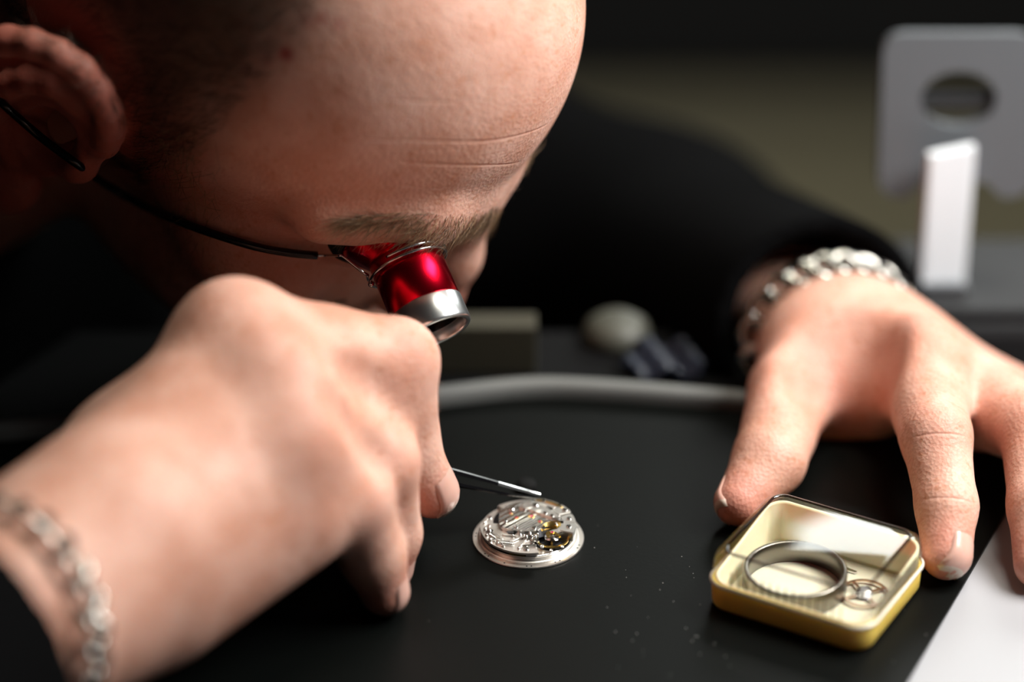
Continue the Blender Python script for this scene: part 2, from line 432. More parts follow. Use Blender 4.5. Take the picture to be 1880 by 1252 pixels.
# flushed and hairy places
def near(c, r, soft): return np.clip(1-(np.linalg.norm(bv-c, axis=1)-r)/soft, 0, 1)
flush_shade = np.zeros(len(bv))  # ear gets natural redness plus shade put into its colour
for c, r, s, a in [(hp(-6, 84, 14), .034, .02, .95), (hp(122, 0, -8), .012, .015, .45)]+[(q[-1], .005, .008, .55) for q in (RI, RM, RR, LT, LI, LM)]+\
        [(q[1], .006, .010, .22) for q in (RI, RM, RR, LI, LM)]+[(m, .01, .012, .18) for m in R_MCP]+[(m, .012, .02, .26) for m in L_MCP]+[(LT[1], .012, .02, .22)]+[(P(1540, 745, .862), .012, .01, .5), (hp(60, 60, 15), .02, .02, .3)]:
    flush_shade = np.maximum(flush_shade, a*near(c, r, s))
spot = np.zeros(len(bv))
sp, ok = hit([(525, 99), (565, 38), (590, 34), (622, 45), (443, 40), (450, 130), (492, 112), (868, 432)], base_head)
for c, r, a in zip(sp, (.0018, .0018, .0016, .0018, .0024, .0016, .0015, .0008), (1, .4, .5, .35, .4, .35, .35, .6)): spot = np.maximum(spot, a*near(c, r*.4, r*1.2))
q = (bv-HO)@HM/HS
nz = np.sin(q[:, 0]*.11+q[:, 2]*.07)*2
side = np.clip((np.abs(q[:, 1])-42)/12, 0, 1)*np.clip((40-q[:, 0]+nz)/24, 0, 1)*np.clip((q[:, 2]+8)/8, 0, 1)*np.clip((150-q[:, 2])/20, 0, 1)*(q[:, 0] > -120)
side = np.maximum(side, np.clip((-25-q[:, 0])/22, 0, 1)*np.clip((92-q[:, 2])/18, 0, 1)*np.clip((q[:, 2]+34)/12, 0, 1)*(q[:, 0] > -120))
side *= 1-np.clip(1-(np.linalg.norm((q[:, [0, 2]]-np.array((-10, 4)))/np.array((30, 46)), axis=1)-1)*4, 0, 1)*(np.abs(q[:, 1]) > 66)
for nm, arr in (('flush_shade', flush_shade), ('spot', spot), ('scalp', .85*side)):
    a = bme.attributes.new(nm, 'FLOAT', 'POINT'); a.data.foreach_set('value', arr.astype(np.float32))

# fine skin creases: signed distance to each line, used by the skin's relief
CREASES = [(base_head, [(660, 256), (700, 258), (760, 258), (830, 260), (900, 258), (960, 246), (1010, 224), (1030, 212)], .9), (base_head, [(730, 300), (760, 300), (830, 303), (900, 303), (960, 294), (990, 284)], .9),
           (base_head, [(690, 183), (720, 184), (760, 186), (810, 187), (850, 188)], .45), (base_head, [(705, 338), (740, 340), (790, 346), (830, 342)], .35), (base_head, [(640, 268), (700, 272), (780, 276), (850, 274)], .3),
           (rh, [(672, 704), (690, 690), (708, 676)], .9), (rh, [(700, 735), (718, 718), (745, 694)], .9), (lh, [(1668, 806), (1700, 798), (1740, 796), (1772, 802)], .6), (lh, [(1688, 920), (1720, 914), (1760, 916), (1784, 922)], .5)]
for ci_, (body_, pix_, amp_) in enumerate(CREASES):
    p_, ok_ = hit(pix_, body_); p_ = spline(p_[ok_], 24); nn_ = grad(p_, body_)
    sel = np.flatnonzero(np.linalg.norm(bv-p_.mean(0), axis=1) < np.linalg.norm(p_[0]-p_[-1])*.6+.012)
    d_ = np.linalg.norm(bv[sel][:, None]-p_[None], axis=2); k_ = d_.argmin(1)
    tg = np.gradient(p_, axis=0); tg /= np.linalg.norm(tg, axis=1)[:, None]; sdv = np.cross(nn_, tg)
    v_ = np.full(len(bv), 9.0); w_ = np.zeros(len(bv)); sgn = ((bv[sel]-p_[k_])*sdv[k_]).sum(1)*1000
    v_[sel] = np.clip(sgn, -9, 9); w_[sel] = amp_*np.sin(np.pi*np.clip(k_/23, 0, 1))**.6*(d_.min(1) < .006)
    for nm, arr in (('cr%d' % ci_, v_), ('cw%d' % ci_, w_)):
        a = bme.attributes.new(nm, 'FLOAT', 'POINT'); a.data.foreach_set('value', arr.astype(np.float32))

person = empty('person', (-.25, .1, 0), 'man in a black sweater bent over the bench, loupe at his eye, holding tweezers', 'person')
def pchild(name, me, m, **kw):
    o = obj(name, me, m, **kw); o.parent = person; o.matrix_parent_inverse = Matrix.Translation(-Vector(person.location)); return o
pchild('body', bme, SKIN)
# sweater
cuffR = RW+RFD*.034; LFD = nrm(LE-LW); cuffL = LW+LFD*.019
sw = [cone(RSH, RE, .062, .056, .02), cone(RE, RW+RFD*.01, .052, .037, .02), cone(LSH, LE, .062, .053, .02), cone(LE, LW+LFD*.012, .052, .034, .02),
      cone(RSH, LSH, .085, .085, .03), cone(CHEST+np.array((0, 0, .06)), CHEST+np.array((-.06, 0, -.20)), .13, .15, .05),
      cone(NECK0+(NECK1-NECK0)*.45, NECK1, .064, .085, .03),
      half(cuffR, -RFD, .09), half(cuffL, -LFD, .09),
      cone(cuffR-RFD*.01, cuffR+RFD*.012, .032, .032, .002, 's'), cone(cuffL-LFD*.01, cuffL+LFD*.012, .029, .029, .002, 's')]
sme, _ = sdf_mesh('sweater', sw, .0025)
pchild('sweater', sme, KNIT, label='black knitted sweater')

# ------------------------------------------------------------------ fingernails
def nail(tip, prev, out, length, width, body, shift=.001):
    """curved plate laid on the fingertip; out = the way the back of the finger faces"""
    ax = nrm(tip-prev); o = nrm(np.asarray(out)-ax*(np.asarray(out)@ax)); sd = np.cross(ax, o)
    nu, nv = 9, 9; c0 = tip+ax*(shift-length*.5); g = []
    for i in range(nu):
        for j in range(nv):
            u = i/(nu-1); v = j/(nv-1)*2-1
            ww = width*.5*(1-.12*(1-u)**2)*math.sqrt(max(1-(max(u-.8, 0)/.32)**2, 0))*(1 if u > .12 else .80+1.6*u)
            g.append(c0+ax*(u*length)+sd*(v*ww)+o*(.009-.003*v*v))
    g = np.array(g); q = g.copy()
    for _ in range(30): q -= o*np.clip(evaluate(q, body, .02), -.002, .002)[:, None]*.6
    bad = np.abs(evaluate(q, body, .02)) > .0004; q[bad] = onto(g[bad]-o*.006, body) if bad.any() else q[bad]
    n = grad(q, body); q = q+n*(.0002-.0006*np.repeat(np.exp(-np.arange(nu)/.9), nv))[:, None]
    bm = bmesh.new(); vs_ = [bm.verts.new(p) for p in q]; lo = [bm.verts.new(p-nn*.0006) for p, nn in zip(q, n)]
    for i in range(nu-1):
        for j in range(nv-1):
            a, b, c, d = i*nv+j, i*nv+j+1, (i+1)*nv+j+1, (i+1)*nv+j
            f = bm.faces.new((vs_[a], vs_[b], vs_[c], vs_[d])); f.material_index = 1 if i >= nu-2 else 0
    ring = [i*nv for i in range(nu)]+[(nu-1)*nv+j for j in range(1, nv)]+[i*nv+nv-1 for i in range(nu-2, -1, -1)]+[j for j in range(nv-2, 0, -1)]
    for a, b in zip(ring, ring[1:]+ring[:1]): bm.faces.new((vs_[a], vs_[b], lo[b], lo[a]))
    bmesh.ops.recalc_face_normals(bm, faces=bm.faces)
    me = bpy.data.meshes.new('fingernail'); bm.to_mesh(me); bm.free(); me.materials.append(NAIL); me.materials.append(NAILTIP)
    o_ = pchild('fingernail', me, None, smooth=True); return o_
tocam = -FW
nail(RI[3], RI[2], RT*1.0-FW*.55+UP*.15, .0125, .0112, rh, -.0002)
nail(RM[3], RM[2], RT*1.0-FW*.1, .0100, .0098, rh, .0004)
nail(RR[3], RR[2], RT*1.0-FW*.2-UP*.05, .0100, .0098, rh, .0004)
nail(RT_[3], RT_[2], UP*.8+FW*.5, .012, .011, rh, 0)
nail(LI[3], LI[2], RT*.75-FW*.75, .0120, .0100, lh, .0008)
nail(LM[3], LM[2], -FW+RT*.4, .012, .010, lh, .0006)
nail(LT[3], LT[2], -RT*.9+UP*.35+FW*.55, .011, .010, lh, .0002)

# ------------------------------------------------------------------ hair
HAIR = mat('brown_hair', (.045, .024, .012), .45); BROW = mat('fair_eyebrow_hair', (.34, .23, .13), .4)
ta = N(BROW, 'ShaderNodeAttribute', attribute_name='tone'); tr_ = N(BROW, 'ShaderNodeValToRGB'); tr_.color_ramp.elements[0].color = (.045, .022, .011, 1); tr_.color_ramp.elements[1].color = (.48, .31, .17, 1)
LK(BROW, ta.outputs['Fac'], tr_.inputs[0]); LK(BROW, tr_.outputs[0], BROW.node_tree.nodes['Principled BSDF'].inputs['Base Color'])
DOWN = mat('fine_hand_hair', (.16, .08, .04), .4)
def strands(name, roots, dirs, lens, rad, m, body, curl=.3, lift=.35, seg=4, label=None, bias=0.0):
    roots = np.asarray(roots); n = grad(roots, body); d = np.asarray(dirs, float); d = d-n*(d*n).sum(1)[:, None]
    d = d/(np.linalg.norm(d, axis=1)[:, None]+1e-9)
    rot = RNG.normal(0, curl, len(d)); sd = np.cross(n, d); d = d*np.cos(rot)[:, None]+sd*np.sin(rot)[:, None]; sd = np.cross(n, d)
    bend = RNG.normal(0, .35, len(d)); lf = lift*RNG.uniform(.5, 1.4, len(d))
    V = []; Fc = []; base = 0
    for i in range(len(d)):
        L = lens[i]; 
        for k in range(seg+1):
            u = k/seg; c = roots[i]+d[i]*L*u*(1-.1*u)+n[i]*L*lf[i]*(u-.55*u*u)-n[i]*.0003+sd[i]*L*bend[i]*u*u*.5; r = rad*(1-.85*u)
            for a in range(3): V.append(c+(sd[i]*math.cos(a*2.094)+n[i]*math.sin(a*2.094))*r)
        for k in range(seg):
            for a in range(3):
                Fc.append((base+k*3+a, base+k*3+(a+1) % 3, base+k*3+3+(a+1) % 3, base+k*3+3+a))
        base += 3*(seg+1)
    me = bpy.data.meshes.new(name); me.from_pydata([tuple(v) for v in V], [], Fc); me.shade_smooth()
    a = me.attributes.new('tone', 'FLOAT', 'POINT'); a.data.foreach_set('value', np.repeat(np.clip(RNG.uniform(0, 1, len(d))**1.3+bias, 0, 1), 3*(seg+1)).astype(np.float32))
    o = pchild(name, me, m, label=label, kind='stuff'); return o
def scatter(poly_pts, n, width):
    """random pixels in a band about a polyline: (x, y, halfwidth)"""
    q = spline(poly_pts, 200); i = RNG.integers(0, 200, n); hw = q[i, 2]
    return q[i, :2]+np.stack([RNG.normal(0, 6, n), RNG.uniform(-1, 1, n)*hw], 1), i/199
hd = head
px, t = scatter([(632, 404, 4), (680, 402, 8), (740, 402, 16), (800, 408, 22), (860, 408, 22), (905, 396, 18), (930, 382, 12)], 720, 1)
rp, ok = hit(px, hd); rp = rp[ok]; t = t[ok]
dr = np.outer(1-.75*t, -RT*.9)+np.outer(.25+.75*t, -UP*.8)+RT*.1
strands('eyebrow', rp, dr, RNG.uniform(.006, .0125, len(rp)), .00008, BROW, hd, .4, .3, 6, 'bushy fair brown eyebrow', .35*(1-t)-.1)
q = onto([hp(90+RNG.normal(0, 2), -RNG.uniform(6, 50), 46+RNG.normal(0, 3.2)) for _ in range(500)], hd)
strands('eyebrow', q, np.tile(HR*-.8-HU*.3, (len(q), 1)), RNG.uniform(.004, .009, len(q)), .00008, BROW, hd, .4, .45, 4, 'far eyebrow at the edge of the forehead')
# short hair on the side of the head: roots on the scalp area
cand = bv[(.0+side) > .35]; cand = cand[RNG.permutation(len(cand))[:15000]]
dd = np.tile(-HU*.75-HF*.35, (len(cand), 1))
strands('short_hair', cand, dd, RNG.uniform(.004, .009, len(cand)), .00009, HAIR, hd, .4, .5, 3, 'short brown hair above the ear')
# sideburn wisps
px = np.stack([RNG.normal(318, 38, 420), RNG.uniform(225, 505, 420)], 1); px[:, 0] += (365-px[:, 1])*.05
rp, ok = hit(px, hd); rp = rp[ok]
strands('sideburn', rp, np.tile(-UP*.8-RT*.5, (len(rp), 1)), RNG.uniform(.004, .011, len(rp)), .00008, BROW, hd, .7, .55, 4, 'wispy brown sideburn')
# down on the forefinger
px = np.concatenate([np.stack([RNG.uniform(560, 715, 60), np.zeros(60)], 1), np.stack([np.full(26, 0.0), RNG.uniform(660, 760, 26)], 1)])
pts = []
for k, (a, b) in enumerate(px):
    pts.append(P(a, 538+max(a-600, 0)*.22, .772) if k < 60 else P(795, b, .779))
rp = onto(pts, rh); 
strands('finger_hair', rp, np.tile(RT*.7-UP*.4, (len(rp), 1)), RNG.uniform(.002, .0045, len(rp)), .00005, DOWN, rh, .8, .6, 3, 'fine brown hair on the forefinger')

# ------------------------------------------------------------------ bench, mat, board
BENCH = mat('dark_bench', (.003, .003, .0033), .8, Specular_IOR_Level=.1)
bm = bmesh.new(); prism(bm, [(-.50, -.42), (.55, -.42), (.55, .080), (.088, .080), (.078, .122), (-.50, .122)], -.0222, -.0024, bevel=.0015)
obj('workbench', bm, BENCH, label='dark workbench top beneath the black mat and white board', cat='workbench')
WHITE = mat('white_laminate', (.35, .35, .37), .4); noise_bump(WHITE, 500, .05, .0002)
md = nrm(np.array((.1295-.0946, .0107+.0662))); mo = np.array((.0946, -.0662))
bm = bmesh.new(); e = mo-md*.30; g_ = mo+md*.128
prism(bm, [tuple(e-np.array((.03, 0))), (.53, e[1]), (.53, .072), (g_[0]+.02, .072), tuple(g_-np.array((.03, 0)))], -.0022, -.0010, bevel=.0003)
obj('work_board', bm, WHITE, label='white board at the right under the edge of the black mat', cat='board')
MATM = mat('black_mat', (.0022, .0028, .0025), .42); b = MATM.node_tree.nodes['Principled BSDF']; b.inputs['Specular IOR Level'].default_value = .08
noise_bump(MATM, 900, .12, .0002)
mat_root = empty('bench_mat', (0, 0, -.0008), 'black rubber bench mat with a pale raised lip at its back', 'mat')
back = spline([(-.16, .050), (-.10, .060), (-.055, .0655), (-.0266, .0710), (-.0012, .0762), (.0211, .0752), (.0604, .0690), (.085, .0650), (.120, .0620)], 40)
f1 = mo-md*.30; k1 = mo+md*.118
poly = [(-.42, f1[1]), tuple(f1)]+[tuple(mo+md*t_) for t_ in (0, .05, .118)]+[tuple(p) for p in back[::-1]]+[(-.42, .02)]
bm = bmesh.new(); prism(bm, poly, 0, .0008)
obj('sheet', bm, MATM, mat_root)
LIP = mat('grey_rubber_lip', (.14, .145, .14), .5)
bm = bmesh.new(); k_ = len(back); prof = [(-.0005, 0), (-.0005, .003), (.0005, .0045), (.0022, .005), (.004, .0045), (.0048, .003), (.0048, 0)]
rings = []
for i, p in enumerate(back):
    t_ = nrm(back[min(i+1, k_-1)]-back[max(i-1, 0)]); nn = np.array((-t_[1], t_[0]))
    rings.append([bm.verts.new((*(p+nn*a), .0008+z)) for a, z in prof])
for A, B in zip(rings, rings[1:]):
    for j in range(len(prof)-1): bm.faces.new((A[j], B[j], B[j+1], A[j+1]))
bm.faces.new(rings[0]); bm.faces.new(list(reversed(rings[-1])))
bmesh.ops.recalc_face_normals(bm, faces=bm.faces)
obj('lip', bm, LIP, mat_root, smooth=True, label='pale grey raised back lip')
# dust on the mat
DUST = mat('dust', (.5, .5, .48), .8); bm = bmesh.new()
for x, y in [(787, 1140), (1332, 1205), (1340, 1222), (1312, 1182), (1660, 1120), (1640, 1215), (1285, 1110), (1150, 1060), (1230, 1240), (1700, 1165)]+[(RNG.uniform(1090, 1300), RNG.uniform(950, 1240)) for _ in range(25)]:
    bmesh.ops.create_icosphere(bm, subdivisions=1, radius=RNG.uniform(.00006, .00016), matrix=Matrix.Translation(Vector(T(x, y, .0001))))
obj('dust', bm, DUST, label='fine pale dust specks on the black mat', cat='dust', kind='stuff')

# ------------------------------------------------------------------ loupe
AX = nrm(RT*.385-UP*.875-FW*.29); FC = P(802, 612, .797); LM_ = frame(AX, RT)   # front opening centre
LM3 = LM_.to_4x4()
loupe = empty('loupe', FC, 'red and silver watchmaker loupe worn at the eye', 'loupe')
def lpart(name, prof, m, n=56, **kw):      # prof: (radius mm, distance behind the front mm)
    bm = bmesh.new(); bm_lathe(bm, [(r*1.05*mm, -d*1.05*mm) for r, d in prof], n, LM_)
    bmesh.ops.recalc_face_normals(bm, faces=bm.faces)
    return obj(name, bm, m, loupe, smooth=True, **kw)
lpart('front_ring', [(8.0, 3.2), (8.0, .5), (8.3, .1), (9.1, 0), (9.5, .35), (9.55, 1.0), (9.55, 7.3), (9.3, 7.7), (8.6, 7.8)], BRUSHED, label='silver front ring')
rb = lpart('barrel', [(9.0, 7.6), (9.35, 7.8), (9.35, 22.4), (9.0, 22.8)], REDAL, label='red anodised barrel')
lpart('barrel_sleeve', [(8.2, 3.1), (8.2, 22.5)], BLACKPL)
lpart('eyepiece', [(9.0, 22.7), (9.6, 23.0), (13.3, 27.0), (14.6, 29.0), (14.4, 29.4)], REDAL, label='red flared eyepiece')
lpart('eyecup', [(14.1, 29.0), (15.0, 28.8), (16.4, 30.4), (16.8, 32.8), (16.2, 33.8), (13.0, 33.3), (12.5, 30)], BLACKMATTE, label='black eyecup')
LENS = mat('lens_glass', (.02, .02, .025), .04); LENS.node_tree.nodes['Principled BSDF'].inputs['Coat Weight'].default_value = 1
lpart('lens', [(8.15, 5.2), (6, 4.6), (3, 4.2), (.02, 4.1)], LENS)
lx = Vector(LM_.col[0]); ly = Vector(LM_.col[1]); ax_ = Vector(AX)
def lring(d, r, a0, a1, n): return [lx*(r*math.cos(a0+(a1-a0)*i/n))+ly*(r*math.sin(a0+(a1-a0)*i/n))-ax_*d for i in range(n+1)]
def lang(px_, py_):     # angle about the loupe axis of the direction towards a pixel
    v = Vector(P(px_, py_, .799)-FC); return math.atan2(v.dot(ly), v.dot(lx))
aE = lang(640, 560)
clip = empty('clip', (0, 0, 0)); bpy.data.objects.remove(clip)
bm = bmesh.new()
bm_tube(bm, lring(.0202, .0110, aE, aE+math.radians(372), 72), .00042, 6)
bm_tube(bm, lring(.0217, .0112, aE-.15, aE+math.radians(300), 60), .00042, 6)
e0 = lring(.0202, .0110, aE, aE+.01, 1)[0]; bmesh.ops.create_icosphere(bm, subdivisions=2, radius=.0009, matrix=Matrix.Translation(e0+ax_*.0006))
clipo = obj('clip_ring', bm, CHROME, loupe, smooth=True, label='steel wire clip round the barrel')
# wire and black sleeve running to the ear
st = lring(.0217, .0112, aE-.15, aE, 1)[0]
tube_px = [(582, 469), (530, 464), (470, 453), (400, 432), (330, 407), (262, 377), (200, 342), (140, 300), (85, 260), (40, 222), (5, 190), (-30, 150)]
hp_, ok = hit(tube_px, head)
zz = (hp_-CAM)@FW
zz[~ok] = zz[ok].min()
zs = np.minimum(zz-.0032, np.linspace(zz[0]-.004, min(zz[-4:])-.004, len(zz)))
zs = zz-.0035; zs = np.convolve(np.pad(zs, 1, 'edge'), [.25, .5, .25], 'valid'); zs = np.minimum(zs, zz-.0025)
tp = spline([P(x, y, z) for (x, y), z in zip(tube_px, zs)], 50)-FC
bm = bmesh.new(); bm_tube(bm, spline([st, Vector(P(664, 498, .7985)-FC), Vector(P(630, 471, .799)-FC), Vector(P(622, 469, .799)-FC), Vector(P(600, 469, zs[0])-FC), tp[0]], 26), .0004, 6)
obj('wire', bm, CHROME, loupe, smooth=True)
bm = bmesh.new(); bm_tube(bm, tp, .00115, 12)
obj('wire_sleeve', bm, BLACKPL, loupe, smooth=True, label='glossy black tube over the wire')

# ------------------------------------------------------------------ chain bracelets
def wrist_ring(c, axis, body, n, off, tilt=None):
    a = nrm(axis); M = frame(a, UP); x = np.array(M.col[0]); y = np.array(M.col[1]); pts = []; nm = []
    for i in range(n):
        th = 2*math.pi*i/n; d = x*math.cos(th)+y*math.sin(th); lo, hi = 0.0, .09
        for _ in range(24):
            mid = (lo+hi)/2
            if evaluate((c+d*mid)[None], body, .05)[0] < 0: lo = mid
            else: hi = mid
        pts.append(c+d*(lo+off)); nm.append(d)
    return np.array(pts), np.array(nm)
def link_mesh(name, L, W, r, twist, n=18, m=7):
    bm = bmesh.new(); rings = []
    for i in range(n):
        a = 2*math.pi*i/n; c = Vector((L*math.cos(a), W*math.sin(a), twist*math.sin(2*a)*r)); t_ = Vector((-L*math.sin(a), W*math.cos(a), 0)).normalized(); nn = Vector((t_.y, -t_.x, 0))
        rings.append([bm.verts.new(c+nn*(r*math.cos(2*math.pi*j/m))+Vector((0, 0, .8*r*math.sin(2*math.pi*j/m)))) for j in range(m)])
    for i in range(n):
        A, B = rings[i], rings[(i+1) % n]
        for j in range(m): bm.faces.new((A[j], A[(j+1) % m], B[(j+1) % m], B[j]))
    bmesh.ops.recalc_face_normals(bm, faces=bm.faces)
    me = bpy.data.meshes.new(name); bm.to_mesh(me); bm.free(); me.materials.append(SILVER); me.shade_smooth(); return me
def bracelet(label, c, axis, body, n, off, me, roll):
    pts, nm = wrist_ring(c, axis, body, n, off)
    pts = (np.roll(pts, 1, 0)+2*pts+np.roll(pts, -1, 0))/4
    root = empty('chain_bracelet', c, label, 'bracelet'); a = nrm(axis)
    for i in range(n):
        t_ = nrm(pts[(i+1) % n]-pts[i-1]); z = nrm(nm[i]-t_*(nm[i]@t_)); y = np.cross(z, t_)
        R0 = Matrix((t_, y, z)).transposed() @ Matrix.Rotation(roll, 3, 'Z') @ Matrix.Rotation(.55, 3, 'X')
        o = bpy.data.objects.new('link', me); COL.objects.link(o); o.parent = root
        o.matrix_local = Matrix.Translation(Vector(pts[i]-c)) @ R0.to_4x4()
    return root
BRA = nrm(P(-110, 1130, .680)-P(72, 1060, .705))
bracelet('silver curb chain bracelet on the wrist holding the tweezers', RW+RFD*.011, BRA, rh, 23, .0016, link_mesh('link', .0043, .0036, .0013, 1.0), .6)
link2 = link_mesh('link', .0052, .0046, .0017, .6)
bracelet('chunky silver link bracelet on the wrist behind the yellow box', LW+LFD*.007, LFD, lh, 20, .0018, link2, .3)

# ------------------------------------------------------------------ tweezers
tw = empty('tweezers', (0, 0, 0), 'black tweezers with bare steel points held over the watch movement', 'tweezers')
TIP = P(991, 911, .8135); GR = P(800, 868, .806); TD = nrm(GR-TIP)
TZ = nrm(np.cross(TD, np.cross(UP, TD)));  TZ = nrm(UP-TD*(UP@TD)); TX = np.cross(TD, TZ)
def blade(sgn, name, m, a, b, w0, w1, g0, g1, th):
    bm = bmesh.new(); rings = []
    for i in range(9):
        u = i/8; d = a+(b-a)*u; c = TIP+TD*d+TZ*sgn*(g0+(g1-g0)*u); ww = w0+(w1-w0)*u; t_ = th*(.45+.55*min(d/.03, 1))
        rings.append([bm.verts.new(c+TX*x*ww+TZ*sgn*z*t_) for x, z in ((-.5, 0), (.5, 0), (.5, .7), (.3, 1), (-.3, 1), (-.5, .7))])
    for A, B in zip(rings, rings[1:]):
        for j in range(6): bm.faces.new((A[j], A[(j+1) % 6], B[(j+1) % 6], B[j]))
    bm.faces.new(rings[0]); bm.faces.new(rings[-1]); bmesh.ops.recalc_face_normals(bm, faces=bm.faces)
    return obj(name, bm, m, tw)
b1 = blade(1, 'arm', BLACKPL, .0125, .105, .0030, .0075, .0004, .0030, .0016); blade(1, 'point', BRUSHED, 0, .0126, .0005, .0030, .00005, .0004, .0016)
b2 = blade(-1, 'arm', BLACKPL, .0090, .105, .0024, .0075, .0010, .0030, .0014); blade(-1, 'point', STEEL, 0, .0091, .0005, .0024, .0002, .0010, .0014)
bm = bmesh.new(); bm_box(bm, Vector(TIP+TD*.108), (.0075, .0085, .012), Matrix((TX, TZ, TD)).transposed(), .001)
obj('joint', bm, BLACKPL, tw)
# small round black lump behind the points, for an unidentified dark spot
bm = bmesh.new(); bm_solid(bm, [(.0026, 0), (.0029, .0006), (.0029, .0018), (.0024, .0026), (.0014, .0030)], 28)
o = obj('black_lump', bm, BLACKMATTE, label='tiny black stopper on the mat behind the tweezer points', cat='lump', smooth=True); o.location = T(966, 900, .0)
# ------------------------------------------------------------------ watch movement (millimetres, x right, y away from the camera)
RHOD = mat('rhodium_plate', (.84, .82, .78), .32, 1.0); RHODF = mat('frosted_plate', (.80, .76, .71), .38, 1.0)
GOLD = mat('gilt_brass', (.83, .56, .16), .2, 1.0); RUBY = mat('ruby_jewel', (.45, .02, .10), .08); GAPDARK = mat('dark_gap_shade', (.03, .03, .035), .3, 1.0)  # the dark metal colour stands in for shade in slots and gaps
PRINT = mat('black_print', (.01, .01, .01), .5)
STRIPE = mat('striped_bridge', (.84, .83, .80), .22, 1.0)
wv = N(STRIPE, 'ShaderNodeTexWave'); wv.wave_type = 'BANDS'; wv.inputs['Scale'].default_value = 190; tc = N(STRIPE, 'ShaderNodeTexCoord'); mp = N(STRIPE, 'ShaderNodeMapping'); mp.inputs['Rotation'].default_value = (0, 0, math.radians(45))
LK(STRIPE, tc.outputs['Object'], mp.inputs[0]); LK(STRIPE, mp.outputs[0], wv.inputs[0]); bp = N(STRIPE, 'ShaderNodeBump'); bp.inputs['Strength'].default_value = .2; bp.inputs['Distance'].default_value = .0006
LK(STRIPE, wv.outputs[1], bp.inputs['Height']); LK(STRIPE, bp.outputs[0], STRIPE.node_tree.nodes['Principled BSDF'].inputs['Normal'])
MV0 = Vector((0, 0, 0)); mv = empty('watch_movement', MV0, 'round mechanical watch movement lying dial down on the black mat', 'watch movement')
def S(*a): return tuple(x*mm for x in a)
def mpart(name, prof=None, m=RHOD, poly=None, z=None, at=(0, 0, 0), n=64, bev=.0, parent=mv, solid=False, smooth=False, **kw):
    bm = bmesh.new()
    if prof:
        (bm_solid if solid else bm_lathe)(bm, [(r*mm, z_*mm) for r, z_ in prof], n); bmesh.ops.recalc_face_normals(bm, faces=bm.faces)
    else:
        prism(bm, [(x*mm, y*mm) for x, y in poly], z[0]*mm, z[1]*mm, bevel=bev*mm)
    o = obj(name, bm, m, parent, smooth=smooth, **kw); o.location = S(*at); return o
def arc(r0, r1, a0, a1, n=24):
    A = [math.radians(a0+(a1-a0)*i/n) for i in range(n+1)]
    return [(r1*math.cos(a), r1*math.sin(a)) for a in A]+[(r0*math.cos(a), r0*math.sin(a)) for a in reversed(A)]
def circ(r, n=24, c=(0, 0)): return [(c[0]+r*math.cos(2*math.pi*i/n), c[1]+r*math.sin(2*math.pi*i/n)) for i in range(n)]
mpart('dial', [(15.0, 0), (15.05, .25), (14.95, .5), (.1, .5)], RHODF, n=96, label='silvery dial edge turned down')
for a in (172, 178, 215, 221, 243, 268, 273, 300, 306, 338, 344, 20):
    mpart('dial_mark', poly=circ(.26, 10), z=(.5, .515), m=PRINT, at=(14.2*math.cos(math.radians(a)), 14.2*math.sin(math.radians(a)), 0))
mpart('case_ring', [(13.6, .5), (13.6, 1.1), (13.3, 1.3), (12.6, 1.3), (12.4, 1.3)], RHODF, n=96)
mpart('base_plate', [(12.2, 1.3), (12.2, 2.2), (12.0, 2.3), (.1, 2.3)], RHOD, n=96)
mpart('side_band', [(12.55, 1.2), (12.55, 1.9), (12.0, 2.0)], RHOD, n=96)
# front deck with its stepped, slotted edge
mpart('deck_plate', poly=arc(6.4, 12.9, 168, 282, 40), z=(3.2, 3.75), m=RHODF, bev=.12)
mpart('deck_lower', poly=arc(7.0, 12.5, 175, 278, 40), z=(2.0, 2.5), m=RHOD, bev=.08)
mpart('slot_shadow', poly=arc(7.0, 12.72, 172, 279, 40), z=(2.4, 3.25), m=GAPDARK)
mpart('gilt_insert', poly=arc(11.8, 12.85, 246, 266, 12), z=(2.7, 2.95), m=GOLD)
mpart('steel_insert', poly=arc(11.8, 12.9, 267, 281, 12), z=(2.75, 3.0), m=RHOD)
mpart('left_plate', poly=arc(2.0, 12.9, 128, 172, 24), z=(2.2, 3.3), m=RHODF, bev=.12)
# rim bridge from the top round to the right
mpart('rim_bridge', poly=arc(9.6, 12.9, 84, 130, 24), z=(2.2, 4.3), m=RHOD, bev=.15)
for a0, a1, z1, r0 in ((48, 82, 5.0, 10.2), (26, 46, 5.15, 9.2), (4, 24, 4.75, 9.6), (-22, 2, 4.9, 8.8)):
    mpart('rim_block', poly=arc(r0, 12.85, a0, a1, 14), z=(2.2, z1), m=RHOD, bev=.18)
mpart('rim_gilt', poly=arc(11.6, 12.3, 40, 80, 14), z=(4.9, 5.25), m=GOLD)
# main striped bridge
br = [(-8.0, 3.4), (-7.2, 7.6), (-4.5, 10.3), (-1.8, 11.4), (.8, 11.6), (3.7, 10.0), (7.3, 5.6), (9.4, 2.2), (6.9, 1.6), (4.5, .6), (2.6, -3.2), (-2.0, -3.4), (-5.6, -2.3), (-7.7, -.8)]
brs = spline(br+[br[0]], 60)[:-1]
mpart('bridge', poly=[tuple(p) for p in brs], z=(3.2, 4.75), m=STRIPE, bev=.2, label='striped main bridge')
mpart('bridge_well', poly=circ(8.6, 40, (-.6, 3.3)), z=(2.3, 3.25), m=GAPDARK)
mpart('upper_bridge', poly=[tuple(p) for p in spline([(-2.2, 9.4), (.6, 10.3), (3.8, 8.6), (7.2, 4.9), (8.6, 2.6), (6.6, 2.6), (3.2, 4.6), (.4, 6.6), (-2.4, 7.6), (-2.2, 9.4)], 40)[:-1]], z=(4.75, 5.25), m=RHOD, bev=.15)
